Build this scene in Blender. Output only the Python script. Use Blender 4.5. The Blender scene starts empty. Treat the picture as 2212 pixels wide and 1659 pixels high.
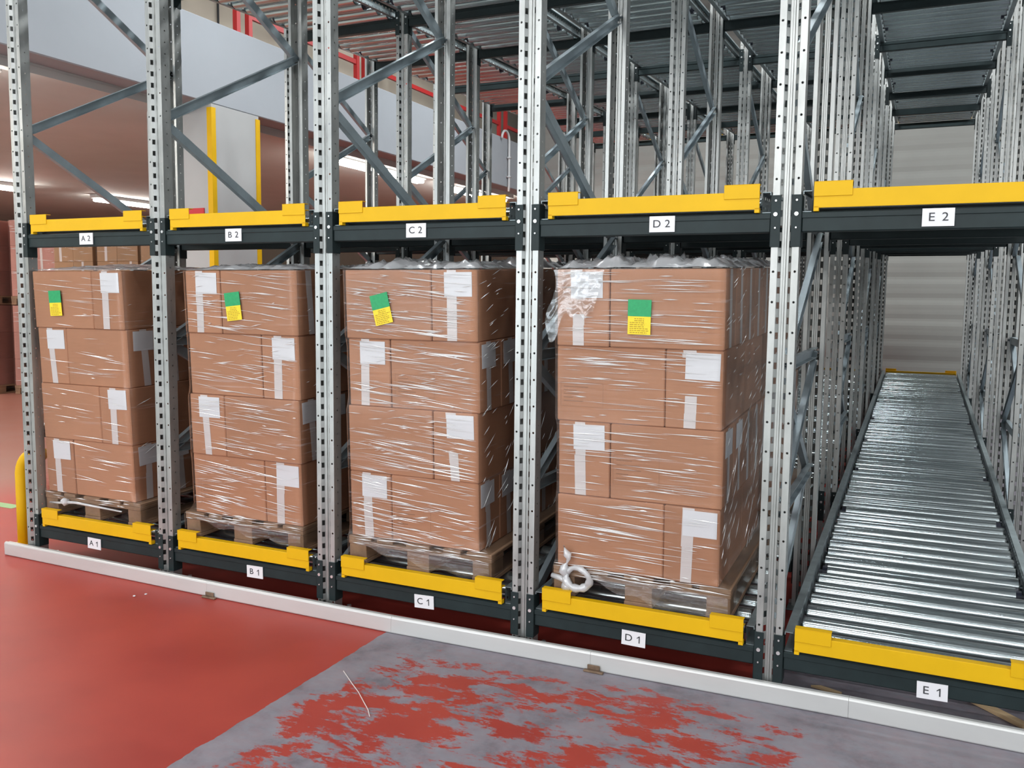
import bpy, bmesh, math, random
from mathutils import Vector, Matrix, noise

random.seed(7)
S = bpy.context.scene
COL = S.collection
R = math.radians

# ------------------------------------------------------------------ camera, world, lamps, exposure
cam_d = bpy.data.cameras.new('camera')
cam = bpy.data.objects.new('camera', cam_d)
COL.objects.link(cam)
YAW, PITCH, ROLL = -0.430045, -0.095766, 0.011676
f_ = Vector((math.sin(YAW) * math.cos(PITCH), math.cos(YAW) * math.cos(PITCH), math.sin(PITCH)))
r_ = Vector((math.cos(YAW), -math.sin(YAW), 0))
u_ = r_.cross(f_)
r2 = math.cos(ROLL) * r_ + math.sin(ROLL) * u_
u2 = -math.sin(ROLL) * r_ + math.cos(ROLL) * u_
CAMP = Vector((5.11098, -3.77293, 1.69477))
M = Matrix((r2, u2, -f_)).transposed().to_4x4()
M.translation = CAMP
cam.matrix_world = M
cam_d.sensor_fit = 'HORIZONTAL'
cam_d.sensor_width = 36.0
cam_d.lens = 36.0 * 1904.993 / 2212.0
cam_d.clip_start = 0.05
cam_d.clip_end = 200
S.camera = cam

W = bpy.data.worlds.new('world')
S.world = W
W.use_nodes = True
W.node_tree.nodes['Background'].inputs[0].default_value = (0.75, 0.85, 1.0, 1)
W.node_tree.nodes['Background'].inputs[1].default_value = 0.1


def area(name, loc, size, power, color=(1, 1, 1), rot=(0, 0, 0), sy=None):
    l = bpy.data.lights.new(name, 'AREA')
    l.energy = power
    l.color = color
    l.shape = 'RECTANGLE'
    l.size = size
    l.size_y = sy or size
    o = bpy.data.objects.new(name, l)
    o.location = loc
    o.rotation_euler = rot
    COL.objects.link(o)
    return o


COOL = (0.93, 0.98, 1.0)
# rows of hall luminaires over the aisle in front of the rack
for ax in (-3.0, 0.6, 4.2, 7.8):
    area('hall_lamp', (ax, -2.6, 6.7), 1.5, 62, COOL, (0, 0, 0), 0.35)
    area('hall_lamp', (ax, -7.0, 6.7), 1.5, 120, COOL, (0, 0, 0), 0.35)
# luminaires over the rack itself
for ax, ay in ((0.6, 3.5), (4.2, 3.5), (8.0, 3.5), (0.6, 8.5), (4.2, 8.5), (8.0, 8.5)):
    area('hall_lamp', (ax, ay, 6.7), 1.5, 190, COOL, (0, 0, 0), 0.35)
# unseen strips added behind the camera for front fill; unseen dock door inferred at front left
for wz in (3.3, 4.7, 6.1):
    area('added_front_fill', (4.5, -12.85, wz), 19.0, 330, (0.97, 0.98, 1.0), (R(90), 0, 0), 0.45)
area('dock_door_daylight', (-3.8, -12.85, 1.8), 8.0, 420, (0.80, 0.91, 1.0), (R(90), 0, 0), 3.4)
# bluish fill added from the right, to lift the braces and upright sides
area('added_side_fill', (14.85, -5.5, 3.6), 3.0, 230, (0.82, 0.92, 1.0), (0, R(90), 0), 9.0)

S.view_settings.view_transform = 'Standard'
S.view_settings.look = 'None'
S.view_settings.exposure = -0.07
S.view_settings.gamma = 1.0
S.view_settings.use_curve_mapping = False
S.cycles.use_denoising = True
S.cycles.max_bounces = 8
S.cycles.transparent_max_bounces = 24
S.cycles.caustics_reflective = False
S.cycles.caustics_refractive = False
S.cycles.sample_clamp_indirect = 6.0

# ------------------------------------------------------------------ materials


def mat(name, color, rough=0.6, metal=0.0, spec=0.5):
    m = bpy.data.materials.new(name)
    m.use_nodes = True
    b = m.node_tree.nodes['Principled BSDF']
    b.inputs['Base Color'].default_value = (*color, 1)
    b.inputs['Roughness'].default_value = rough
    b.inputs['Metallic'].default_value = metal
    b.inputs['Specular IOR Level'].default_value = spec
    return m


class NT:
    def __init__(s, m):
        s.t = m.node_tree
        s.b = s.t.nodes.get('Principled BSDF')

    def n(s, typ, **kw):
        x = s.t.nodes.new(typ)
        for k, v in kw.items():
            if k.startswith('i_'):
                key = k[2:]
                key = int(key) if key.isdigit() else key.replace('_', ' ')
                x.inputs[key].default_value = v
            else:
                setattr(x, k, v)
        return x

    def l(s, a, b):
        s.t.links.new(a, b)

    def math(s, op, a, b=None, clamp=False):
        x = s.t.nodes.new('ShaderNodeMath')
        x.operation = op
        x.use_clamp = clamp
        for i, v in enumerate((a, b)):
            if v is None:
                continue
            if isinstance(v, (int, float)):
                x.inputs[i].default_value = v
            else:
                s.l(v, x.inputs[i])
        return x.outputs[0]

    def noise(s, vec, scale, detail=4, rough=0.55, dist=0.0):
        x = s.n('ShaderNodeTexNoise')
        x.inputs['Scale'].default_value = scale
        x.inputs['Detail'].default_value = detail
        x.inputs['Roughness'].default_value = rough
        x.inputs['Distortion'].default_value = dist
        s.l(vec, x.inputs['Vector'])
        return x.outputs['Fac']

    def ramp(s, fac, stops):
        x = s.n('ShaderNodeValToRGB')
        el = x.color_ramp.elements
        while len(el) < len(stops):
            el.new(0.5)
        for e, (p, c) in zip(el, stops):
            e.position = p
            e.color = (*c, 1) if len(c) == 3 else c
        s.l(fac, x.inputs[0])
        return x.outputs[0]

    def mapping(s, vec, scale=(1, 1, 1), rot=(0, 0, 0), loc=(0, 0, 0)):
        x = s.n('ShaderNodeMapping')
        x.inputs['Scale'].default_value = scale
        x.inputs['Rotation'].default_value = rot
        x.inputs['Location'].default_value = loc
        s.l(vec, x.inputs[0])
        return x.outputs[0]

    def mix(s, fac, a, b):
        x = s.n('ShaderNodeMix', data_type='RGBA')
        for sock, v in ((x.inputs[0], fac), (x.inputs[6], a), (x.inputs[7], b)):
            if isinstance(v, (int, float)):
                sock.default_value = v
            elif isinstance(v, tuple):
                sock.default_value = (*v, 1)
            else:
                s.l(v, sock)
        return x.outputs[2]

    def bump(s, h, strength, dist=0.01):
        x = s.n('ShaderNodeBump')
        x.inputs['Strength'].default_value = strength
        x.inputs['Distance'].default_value = dist
        s.l(h, x.inputs['Height'])
        s.l(x.outputs[0], s.b.inputs['Normal'])
        return x.outputs[0]

    def coord(s, which='Object'):
        return s.n('ShaderNodeTexCoord').outputs[which]


def varied(name, color, rough, metal, amount, scale, stretch=(1, 1, 1), bump=0.0, spec=0.5, rvar=0.0):
    """A principled material whose colour wanders by `amount` with a stretched noise."""
    m = mat(name, color, rough, metal, spec)
    t = NT(m)
    v = t.mapping(t.coord(), stretch)
    f = t.noise(v, scale, 6, 0.6)
    lo = tuple(max(0, c * (1 - amount)) for c in color)
    hi = tuple(min(1, c * (1 + amount)) for c in color)
    t.l(t.ramp(f, [(0.3, lo), (0.7, hi)]), t.b.inputs['Base Color'])
    if rvar:
        t.l(t.math('ADD', t.math('MULTIPLY', f, rvar * 2), rough - rvar), t.b.inputs['Roughness'])
    if bump:
        t.bump(f, bump)
    return m


GALV = varied('galvanised_steel', (0.43, 0.435, 0.42), 0.40, 0.75, 0.20, 9, (1, 1, 0.35), rvar=0.1)
BRZ = varied('blue_zinc', (0.36, 0.42, 0.45), 0.42, 0.6, 0.12, 9, (1, 1, 1), rvar=0.08)
GALV2 = varied('galvanised_channel', (0.30, 0.35, 0.36), 0.45, 0.7, 0.2, 12, (1, 1, 1), rvar=0.1)
ROLL = varied('roller_zinc', (0.485, 0.535, 0.545), 0.2, 0.92, 0.06, 3, (1, 6, 6), rvar=0.05)
GREEN = varied('dark_green_paint', (0.012, 0.021, 0.022), 0.5, 0.0, 0.25, 6, spec=0.3)
DARK = mat('dark_plastic', (0.012, 0.012, 0.014), 0.5)
YEL = varied('yellow_paint', (0.74, 0.425, 0.004), 0.5, 0.0, 0.05, 5, spec=0.25)
BOLT = mat('zinc_bolt', (0.8, 0.8, 0.8), 0.3, 0.8)
WHITE = mat('white_paper', (0.78, 0.76, 0.78), 0.6)
INK = mat('ink', (0.03, 0.03, 0.035), 0.6)
BRINK = mat('brown_print', (0.31, 0.15, 0.088), 0.8)
GRN = varied('green_card', (0.015, 0.32, 0.11), 0.5, 0, 0.12, 60)
YCARD = varied('yellow_card', (0.88, 0.64, 0.02), 0.5, 0, 0.06, 60)
YINK = mat('ochre_print', (0.42, 0.27, 0.01), 0.6)
TAPE = mat('white_tape', (0.70, 0.62, 0.60), 0.35)
WOOD = varied('pallet_wood', (0.28, 0.165, 0.098), 0.75, 0, 0.25, 14, (1, 0.12, 1), bump=0.15)
SPLINT = mat('pale_splinter', (0.66, 0.46, 0.26), 0.7)
CREAM = varied('cream_wall', (0.66, 0.57, 0.46), 0.85, 0, 0.05, 1.5)
PARA = varied('parapet_paint', (0.37, 0.39, 0.42), 0.8, 0, 0.04, 1.2)
COLW = varied('column_paint', (0.44, 0.44, 0.435), 0.8, 0, 0.04, 1.5)
CEIL = varied('mezzanine_soffit', (0.62, 0.64, 0.62), 0.75, 0, 0.06, 0.8)
REDP = mat('red_paint', (0.46, 0.02, 0.02), 0.45)
ALU = varied('aluminium_rail', (0.62, 0.615, 0.60), 0.38, 0.25, 0.06, 5, (0.2, 1, 1), rvar=0.06)
RUST = varied('rusty_steel', (0.20, 0.13, 0.085), 0.7, 0.3, 0.4, 30)
HALLW = mat('hall_wall', (0.72, 0.73, 0.72), 0.85)
PIPE = mat('grey_conduit', (0.6, 0.6, 0.6), 0.5)
SIGNR = mat('red_sign', (0.55, 0.02, 0.03), 0.5)
LIGHTGREEN = mat('green_floor_tape', (0.32, 0.50, 0.24), 0.6)


def emis(name, color, strength):
    m = bpy.data.materials.new(name)
    m.use_nodes = True
    t = m.node_tree
    t.nodes.clear()
    e = t.nodes.new('ShaderNodeEmission')
    e.inputs[0].default_value = (*color, 1)
    e.inputs[1].default_value = strength
    o = t.nodes.new('ShaderNodeOutputMaterial')
    t.links.new(e.outputs[0], o.inputs[0])
    return m


TUBE = emis('fluorescent_diffuser', (1.0, 0.95, 0.88), 60.0)

# cardboard: faint vertical flutes, cloudy tone, each carton its own tint


def cardboard(name, col):
    m = mat(name, col, 0.72, 0, 0.3)
    t = NT(m)
    co = t.coord()
    f = t.noise(co, 3.0, 5, 0.6)
    g = t.noise(t.mapping(co, (1, 1, 12)), 9.0, 3, 0.6)
    rnd = t.n('ShaderNodeObjectInfo').outputs['Random']
    base = t.ramp(t.math('ADD', t.math('MULTIPLY', f, 0.7), t.math('MULTIPLY', g, 0.3)),
                  [(0.3, tuple(c * 0.9 for c in col)), (0.7, tuple(c * 1.1 for c in col))])
    hsv = t.n('ShaderNodeHueSaturation')
    t.l(base, hsv.inputs['Color'])
    t.l(t.math('ADD', t.math('MULTIPLY', rnd, 0.16), 0.92), hsv.inputs['Value'])
    t.l(hsv.outputs[0], t.b.inputs['Base Color'])
    t.bump(g, 0.05, 0.004)
    return m


CARD = cardboard('cardboard', (0.475, 0.225, 0.128))
CARDP = cardboard('pinkish_cardboard', (0.50, 0.24, 0.20))
CARDB = cardboard('dull_cardboard', (0.42, 0.24, 0.13))

# stretch film: clear, with long glossy wrinkles, highlights painted in as white streaks


def film(name, clear, haze, glint_streak, scale=1.0):
    m = bpy.data.materials.new(name)
    m.use_nodes = True
    t = NT(m)
    t.t.nodes.clear()
    uv = t.coord('UV')
    v1 = t.mapping(uv, (1.1 * scale, 34 * scale, 1), (0, 0, R(2.2)))
    v2 = t.mapping(uv, (1.6 * scale, 42 * scale, 1), (0, 0, R(-5)), (3.3, 1.7, 0))
    n1 = t.noise(v1, 1.0, 6, 0.62, 0.25)
    n2 = t.noise(v2, 1.0, 5, 0.62, 0.25)
    big = t.noise(t.mapping(uv, (1.3, 2.6, 1)), 1.0, 2, 0.5)
    sel = t.ramp(big, [(0.42, (0, 0, 0)), (0.58, (1, 1, 1))])
    h = t.mix(sel, n1, n2)
    hv = t.n('ShaderNodeSeparateColor')
    t.l(h, hv.inputs[0])
    hh = hv.outputs[0]
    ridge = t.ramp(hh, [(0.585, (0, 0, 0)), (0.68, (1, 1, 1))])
    bp = t.n('ShaderNodeBump')
    bp.inputs['Strength'].default_value = 0.55
    bp.inputs['Distance'].default_value = 0.006
    t.l(hh, bp.inputs['Height'])
    gl = t.n('ShaderNodeBsdfGlossy')
    gl.inputs['Color'].default_value = (1, 1, 1, 1)
    gl.inputs['Roughness'].default_value = 0.17
    t.l(bp.outputs[0], gl.inputs['Normal'])
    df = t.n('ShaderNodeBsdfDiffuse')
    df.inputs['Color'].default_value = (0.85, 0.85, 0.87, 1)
    tr = t.n('ShaderNodeBsdfTransparent')
    fr = t.n('ShaderNodeFresnel')
    fr.inputs[0].default_value = 1.45
    t.l(bp.outputs[0], fr.inputs['Normal'])
    a = t.n('ShaderNodeMixShader')          # clear <-> white haze and painted glints
    t.l(t.math('ADD', t.math('MULTIPLY', ridge, glint_streak), haze), a.inputs[0])
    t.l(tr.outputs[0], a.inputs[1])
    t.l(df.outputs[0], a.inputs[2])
    b = t.n('ShaderNodeMixShader')          # add sheen
    t.l(t.math('ADD', t.math('MULTIPLY', fr.outputs[0], 0.55), clear, True), b.inputs[0])
    t.l(a.outputs[0], b.inputs[1])
    t.l(gl.outputs[0], b.inputs[2])
    o = t.n('ShaderNodeOutputMaterial')
    t.l(b.outputs[0], o.inputs[0])
    return m


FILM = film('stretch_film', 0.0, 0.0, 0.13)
FILMT = film('crumpled_film', 0.18, 0.46, 0.5, 2.2)  # strong white haze paints the top crumples as brightly lit
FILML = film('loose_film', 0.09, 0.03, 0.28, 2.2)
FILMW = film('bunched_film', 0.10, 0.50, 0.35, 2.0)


def glint_mat():
    m = bpy.data.materials.new('crease_glint')
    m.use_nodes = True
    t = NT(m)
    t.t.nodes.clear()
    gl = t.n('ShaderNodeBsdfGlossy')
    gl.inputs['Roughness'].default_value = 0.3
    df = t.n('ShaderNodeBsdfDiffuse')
    df.inputs['Color'].default_value = (0.95, 0.93, 0.92, 1)  # near-white colour paints the highlights along the wrinkles
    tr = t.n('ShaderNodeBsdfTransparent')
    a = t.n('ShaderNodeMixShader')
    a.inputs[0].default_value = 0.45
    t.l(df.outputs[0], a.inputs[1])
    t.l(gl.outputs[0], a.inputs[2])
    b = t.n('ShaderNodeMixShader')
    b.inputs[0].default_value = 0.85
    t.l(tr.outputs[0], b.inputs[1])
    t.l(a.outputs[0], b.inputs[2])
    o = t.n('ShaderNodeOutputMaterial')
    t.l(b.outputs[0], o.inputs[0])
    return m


GLINT = glint_mat()


def floor_mat():
    m = mat('epoxy_floor', (0.35, 0.05, 0.04), 0.4, 0, 0.3)
    t = NT(m)
    co = t.coord()
    sx = t.n('ShaderNodeSeparateXYZ')
    t.l(co, sx.inputs[0])
    x, y = sx.outputs[0], sx.outputs[1]
    wob = t.noise(co, 5, 4, 0.6)
    n1 = t.noise(t.mapping(co, (4.2, 8.6, 1), (0, 0, R(-12))), 1.0, 9, 0.68, 0.3)
    n2 = t.noise(t.mapping(co, (1.1, 1.3, 1)), 1.0, 3, 0.5)
    n4 = t.noise(t.mapping(co, (45, 80, 1), (0, 0, R(-12))), 1.0, 4, 0.7)
    n3 = t.noise(t.mapping(co, (14, 26, 1), (0, 0, R(-12))), 1.0, 6, 0.7)
    worn = t.math('ADD', t.math('ADD', t.math('MULTIPLY', n1, 1.0), t.math('MULTIPLY', n2, 0.45)), t.math('ADD', t.math('MULTIPLY', n3, 0.34), t.math('MULTIPLY', n4, 0.16)))
    # wear grows to the right along the aisle (old traffic lane), a scraped band follows the joint at X = 2.73
    xe = t.math('ADD', x, t.math('MULTIPLY', t.math('SUBTRACT', wob, 0.5), 0.05))
    gain = t.math('MAXIMUM', t.math('MULTIPLY', t.math('SUBTRACT', xe, 4.0), 0.13), 0.0)
    far = t.math('MULTIPLY', t.math('MAXIMUM', t.math('SUBTRACT', xe, 4.75), 0.0), 0.9)
    band = t.math('MULTIPLY', t.math('MAXIMUM', t.math('SUBTRACT', 2.93, xe), 0.0), 1.6)
    rail = t.math('MULTIPLY', t.math('MAXIMUM', t.math('ADD', y, 0.24), 0.0), 1.3)
    worn = t.math('ADD', t.math('ADD', worn, gain), t.math('ADD', t.math('ADD', band, far), t.math('MULTIPLY', rail, t.math('LESS_THAN', y, 0.0))))
    mask = t.ramp(t.math('SUBTRACT', worn, 0.42), [(0.52, (0, 0, 0)), (0.59, (1, 1, 1))])
    zone = t.math('GREATER_THAN', xe, 2.73)
    under = t.math('MULTIPLY', t.math('GREATER_THAN', y, 0.02), t.math('LESS_THAN', xe, 4.6))
    mask = t.math('MULTIPLY', mask, t.math('ADD', 0.75, t.math('MULTIPLY', n3, 0.4)), True)
    mm = t.math('MULTIPLY', t.math('MULTIPLY', mask, zone), t.math('SUBTRACT', 1.0, under))
    cl = t.noise(co, 1.6, 4, 0.5)
    red = t.ramp(cl, [(0.3, (0.34, 0.040, 0.032)), (0.7, (0.44, 0.062, 0.045))])
    dirt = t.noise(t.mapping(co, (4, 4, 1)), 1.0, 7, 0.65)
    gray = t.ramp(dirt, [(0.32, (0.155, 0.15, 0.175)), (0.5, (0.245, 0.235, 0.27)), (0.72, (0.30, 0.285, 0.32))])
    dusty = t.math('MULTIPLY', t.math('SUBTRACT', -1.5, x), 1.0, True)
    aisle = t.math('LESS_THAN', t.math('ADD', y, t.math('MULTIPLY', wob, 0.1)), -1.85)
    aisle = t.math('MAXIMUM', aisle, t.math('MULTIPLY', t.math('LESS_THAN', x, -0.35), t.math('LESS_THAN', y, -0.1)))  # unseen floor, made pale grey to shape the light on the rollers
    mm = t.math('MAXIMUM', mm, aisle)
    red = t.mix(t.math('MULTIPLY', t.math('MINIMUM', t.math('MAXIMUM', dusty, 0.0), 1.0), 0.75), red, (0.30, 0.165, 0.125))
    gray = t.mix(aisle, gray, (0.46, 0.48, 0.46))
    t.l(t.mix(mm, red, gray), t.b.inputs['Base Color'])
    rr = t.math('ADD', t.math('MULTIPLY', mm, 0.15), 0.38)
    t.l(t.math('ADD', rr, t.math('MULTIPLY', cl, 0.12)), t.b.inputs['Roughness'])
    t.bump(t.math('SUBTRACT', t.math('MULTIPLY', n3, 0.3), mm), 0.12, 0.002)
    return m


FLOOR = floor_mat()

# ------------------------------------------------------------------ geometry helpers


class MB:
    """collects faces; build() links them as one mesh object"""

    def __init__(s):
        s.v, s.f, s.m = [], [], []
        s.uv = None

    def quad(s, a, b, c, d, m=0):
        i = len(s.v)
        s.v += [Vector(a), Vector(b), Vector(c), Vector(d)]
        s.f.append((i, i + 1, i + 2, i + 3))
        s.m.append(m)

    def poly(s, pts, m=0):
        i = len(s.v)
        s.v += [Vector(p) for p in pts]
        s.f.append(tuple(range(i, i + len(pts))))
        s.m.append(m)

    def box(s, x0, x1, y0, y1, z0, z1, bev=0.0, m=0, jit=0.0):
        if bev <= 0:
            P = [(x0, y0, z0), (x1, y0, z0), (x1, y1, z0), (x0, y1, z0), (x0, y0, z1), (x1, y0, z1), (x1, y1, z1), (x0, y1, z1)]
            if jit:
                P = [(a + random.uniform(-jit, jit), b + random.uniform(-jit, jit), c) for a, b, c in P]
            i = len(s.v)
            s.v += [Vector(p) for p in P]
            for q in ((0, 3, 2, 1), (4, 5, 6, 7), (0, 1, 5, 4), (1, 2, 6, 5), (2, 3, 7, 6), (3, 0, 4, 7)):
                s.f.append(tuple(i + k for k in q))
                s.m.append(m)
            return
        bm = bmesh.new()
        bmesh.ops.create_cube(bm, size=1)
        for v in bm.verts:
            v.co = Vector(((x0 + x1) / 2 + v.co.x * (x1 - x0), (y0 + y1) / 2 + v.co.y * (y1 - y0), (z0 + z1) / 2 + v.co.z * (z1 - z0)))
        bmesh.ops.bevel(bm, geom=bm.edges[:], offset=bev, segments=1, affect='EDGES')
        s.add_bm(bm, m)

    def add_bm(s, bm, m=0, mx=None):
        i = len(s.v)
        bm.verts.ensure_lookup_table()
        bm.verts.index_update()
        s.v += [(mx @ v.co if mx else v.co.copy()) for v in bm.verts]
        for f in bm.faces:
            s.f.append(tuple(i + v.index for v in f.verts))
            s.m.append(m)
        bm.free()

    def bar(s, p, q, w, h, up=(0, 0, 1), m=0):
        """rectangular bar from p to q"""
        p, q = Vector(p), Vector(q)
        d = (q - p).normalized()
        a = d.cross(Vector(up))
        if a.length < 1e-4:
            a = d.cross(Vector((1, 0, 0)))
        a.normalize()
        b = a.cross(d)
        A, B = a * w / 2, b * h / 2
        P = [p - A - B, p + A - B, p + A + B, p - A + B, q - A - B, q + A - B, q + A + B, q - A + B]
        i = len(s.v)
        s.v += P
        for k in ((0, 1, 2, 3), (7, 6, 5, 4), (0, 4, 5, 1), (1, 5, 6, 2), (2, 6, 7, 3), (3, 7, 4, 0)):
            s.f.append(tuple(i + j for j in k))
            s.m.append(m)

    def channel(s, p, q, w, h, th, side=(1, 0, 0), m=0):
        """C channel from p to q: web of width h (in the plane), flanges w towards `side`"""
        p, q = Vector(p), Vector(q)
        d = (q - p).normalized()
        sd = Vector(side)
        b = sd.cross(d).normalized()
        for (o, a1, b1) in ((Vector((0, 0, 0)), th, h), (b * (h / 2 - th / 2) + sd * w / 2, w, th), (-b * (h / 2 - th / 2) + sd * w / 2, w, th)):
            A, B = sd * a1 / 2, b * b1 / 2
            P = [o + p - A - B, o + p + A - B, o + p + A + B, o + p - A + B, o + q - A - B, o + q + A - B, o + q + A + B, o + q - A + B]
            i = len(s.v)
            s.v += P
            for k in ((0, 1, 2, 3), (7, 6, 5, 4), (0, 4, 5, 1), (1, 5, 6, 2), (2, 6, 7, 3), (3, 7, 4, 0)):
                s.f.append(tuple(i + j for j in k))
                s.m.append(m)

    def tube(s, pts, r, seg=8, m=0, cap=True):
        pts = [Vector(p) for p in pts]
        rings = []
        prev = None
        for k, p in enumerate(pts):
            d = (pts[min(k + 1, len(pts) - 1)] - pts[max(k - 1, 0)]).normalized()
            if prev is None:
                a = d.cross(Vector((0, 0, 1)))
                if a.length < 1e-3:
                    a = d.cross(Vector((1, 0, 0)))
            else:
                a = prev - d * prev.dot(d)
            a.normalize()
            prev = a
            b = d.cross(a)
            rr = r[k] if isinstance(r, (list, tuple)) else r
            i = len(s.v)
            for j in range(seg):
                t = 2 * math.pi * j / seg
                s.v.append(p + a * math.cos(t) * rr + b * math.sin(t) * rr)
            rings.append(i)
        for k in range(len(rings) - 1):
            for j in range(seg):
                j2 = (j + 1) % seg
                s.f.append((rings[k] + j, rings[k] + j2, rings[k + 1] + j2, rings[k + 1] + j))
                s.m.append(m)
        if cap:
            s.f.append(tuple(rings[0] + j for j in reversed(range(seg))))
            s.f.append(tuple(rings[-1] + j for j in range(seg)))
            s.m += [m, m]

    def mesh(s, name, mats, off=None, smooth=False):
        me = bpy.data.meshes.new(name)
        o = off or Vector((0, 0, 0))
        me.from_pydata([v - o for v in s.v], [], s.f)
        for x in (mats if isinstance(mats, (list, tuple)) else [mats]):
            me.materials.append(x)
        if any(s.m):
            me.polygons.foreach_set('material_index', s.m)
        if s.uv:
            lay = me.uv_layers.new(name='UVMap')
            for poly in me.polygons:
                for li in poly.loop_indices:
                    lay.data[li].uv = s.uv[me.loops[li].vertex_index]
        if smooth:
            me.polygons.foreach_set('use_smooth', [True] * len(me.polygons))
        me.update()
        return me


def link(name, me, parent=None):
    o = bpy.data.objects.new(name, me)
    COL.objects.link(o)
    if parent:
        o.parent = parent
    return o


def tag(o, label=None, cat=None, group=None, kind=None):
    for k, v in (('label', label), ('category', cat), ('group', group), ('kind', kind)):
        if v:
            o[k] = v
    return o


def thing(name, label, cat, loc=(0, 0, 0), group=None, mx=None):
    o = bpy.data.objects.new(name, None)
    COL.objects.link(o)
    if mx is not None:
        o.matrix_world = mx
    else:
        o.matrix_world = Matrix.Translation(loc)
    o.empty_display_size = 0.05
    return tag(o, label, cat, group)


def part(name, mb, mats, parent, smooth=False, off=None):
    """mb is in the coordinates of the thing, or in world coordinates when off is the thing's location"""
    return link(name, mb.mesh(name, mats, off, smooth), parent)


def struct(name, mb, mats, parent=None, smooth=False):
    o = link(name, mb.mesh(name, mats, None, smooth), parent)
    if not parent:
        o['kind'] = 'structure'
    return o


ORD = ['first', 'second', 'third', 'fourth', 'fifth', 'sixth', 'seventh', 'eighth', 'ninth']
LET = 'ABCDE'

# text -> mesh cache


def text_mesh(txt, size, m):
    cu = bpy.data.curves.new('t', 'FONT')
    cu.body = txt
    cu.size = size
    cu.align_x = 'CENTER'
    cu.align_y = 'CENTER'
    cu.extrude = 0.0004
    o = bpy.data.objects.new('t', cu)
    COL.objects.link(o)
    me = bpy.data.meshes.new_from_object(o.evaluated_get(bpy.context.evaluated_depsgraph_get()))
    bpy.data.objects.remove(o)
    me.materials.clear()
    me.materials.append(m)
    return me


def label_mesh(letter, digit):
    me = text_mesh(letter, 0.046, INK)
    bm = bmesh.new()
    bm.from_mesh(me)
    for v in bm.verts:
        v.co.x -= 0.021
    if digit == 1:
        h, w, st = 0.033, 0.0, 0.0042
        x0 = 0.023
        P_ = [(x0, -h / 2), (x0 + st, -h / 2), (x0 + st, h / 2), (x0 + st * 0.25, h / 2), (x0 - 0.0085, h * 0.24), (x0 - 0.0085, h * 0.12), (x0, h * 0.29)]
        bm.faces.new([bm.verts.new((x, y, 0.0004)) for x, y in P_])
    else:
        b2 = bmesh.new()
        b2.from_mesh(text_mesh(str(digit), 0.046, INK))
        mp = {v: bm.verts.new((v.co.x + 0.022, v.co.y, v.co.z)) for v in b2.verts}
        for f in b2.faces:
            bm.faces.new([mp[v] for v in f.verts])
        b2.free()
    bm.to_mesh(me)
    bm.free()
    return me


# ------------------------------------------------------------------ setting
mb = MB()
mb.quad((-23, -13, 0), (15, -13, 0), (15, 25, 0), (-23, 25, 0))
struct('floor', mb, FLOOR)

mb = MB()
mb.box(-2.0, 15, -13, 25, 7.6, 7.7)
struct('ceiling', mb, mat('dark_roof', (0.07, 0.072, 0.075), 0.9))
mb = MB()
mb.box(15, 15.2, -13, 14, 0, 7.6)
struct('wall_right', mb, HALLW)
mb = MB()
mb.box(-23, 15, -13.2, -13, 0, 7.6)
struct('wall_front', mb, HALLW)

# ribbed back wall behind the rack
mb = MB()
n = 190
H = 7.6
zs = [H * k / n for k in range(n + 1)]
for k in range(n):
    def yy(z):
        ph = (z / 0.36) % 1.0
        return 13.1 + 0.009 * math.cos(2 * math.pi * ph) + 0.004 * math.cos(4 * math.pi * ph + 0.6)
    mb.quad((-2.2, yy(zs[k]), zs[k]), (15, yy(zs[k]), zs[k]), (15, yy(zs[k + 1]), zs[k + 1]), (-2.2, yy(zs[k + 1]), zs[k + 1]))
BACKW = varied('ribbed_cladding', (0.33, 0.325, 0.30), 0.7, 0, 0.05, 1.0)
struct('wall_back', mb, BACKW, smooth=True)

# mezzanine on the left
mb = MB()
mb.box(-23, -2.32, -13, 25, 3.76, 3.98)
struct('ceiling_mezzanine', mb, CEIL)
mb = MB()
mb.box(-2.32, -2.0, -13, 13.0, 3.78, 4.66, 0.01)
struct('trim_1', mb, PARA)                      # white parapet along the mezzanine edge
mb = MB()
mb.box(-2.44, -2.32, -13, 12.4, 3.69, 3.759)
struct('trim_2', mb, CEIL)                     # cream lip inside the parapet
mb = MB()
mb.box(-23, -3.3, 3.0, 25, 3.981, 7.6)
struct('wall_upper', mb, CREAM)
mb = MB()
mb.box(-23.2, -23, -13, 25, 0, 3.9)
struct('wall_left', mb, CREAM)
mb = MB()
mb.box(-23, -2.2, 24.8, 25, 0, 3.75)
struct('wall_far', mb, CREAM)
mb = MB()
mb.box(-2.32, -2.2, 13.14, 24.8, 0, 3.75)
struct('wall_side', mb, CREAM)

# column with yellow corner guards and red sign
mb = MB()
mb.box(-2.95, -2.0, 3.79, 4.55, 0, 3.779)
colo = struct('column', mb, COLW)
for (x0, y0, sx, sy) in ((-2.0, 3.79, -1, 1), (-2.0, 4.55, -1, -1)):
    mb = MB()
    w, th = 0.055, 0.012
    a, b = sorted((x0 + th, x0 + sx * w))
    c, d = sorted((y0 - sy * th, y0))
    mb.box(a, b, c, d, 0.0, 3.74)
    a, b = sorted((x0, x0 + th))
    c, d = sorted((y0, y0 + sy * w))
    mb.box(a, b, c, d, 0.0, 3.74)
    tag(part('corner_guard', mb, YEL, colo), 'yellow steel corner guard')
tx = thing('fire_sign', 'small red sign fixed to the front face of the white column', 'sign', (-2.25, 3.785, 2.55))
mb = MB()
mb.box(-0.15, 0.13, -0.012, 0.0, -0.18, 0.11)
part('sign_plate', mb, SIGNR, tx)
mb = MB()
for k in range(5):
    mb.bar((0.01 + k * 0.016, -0.014, -0.10), (0.0 + k * 0.02, -0.014, -0.045 - 0.012 * (k % 2)), 0.004, 0.008)
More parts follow.
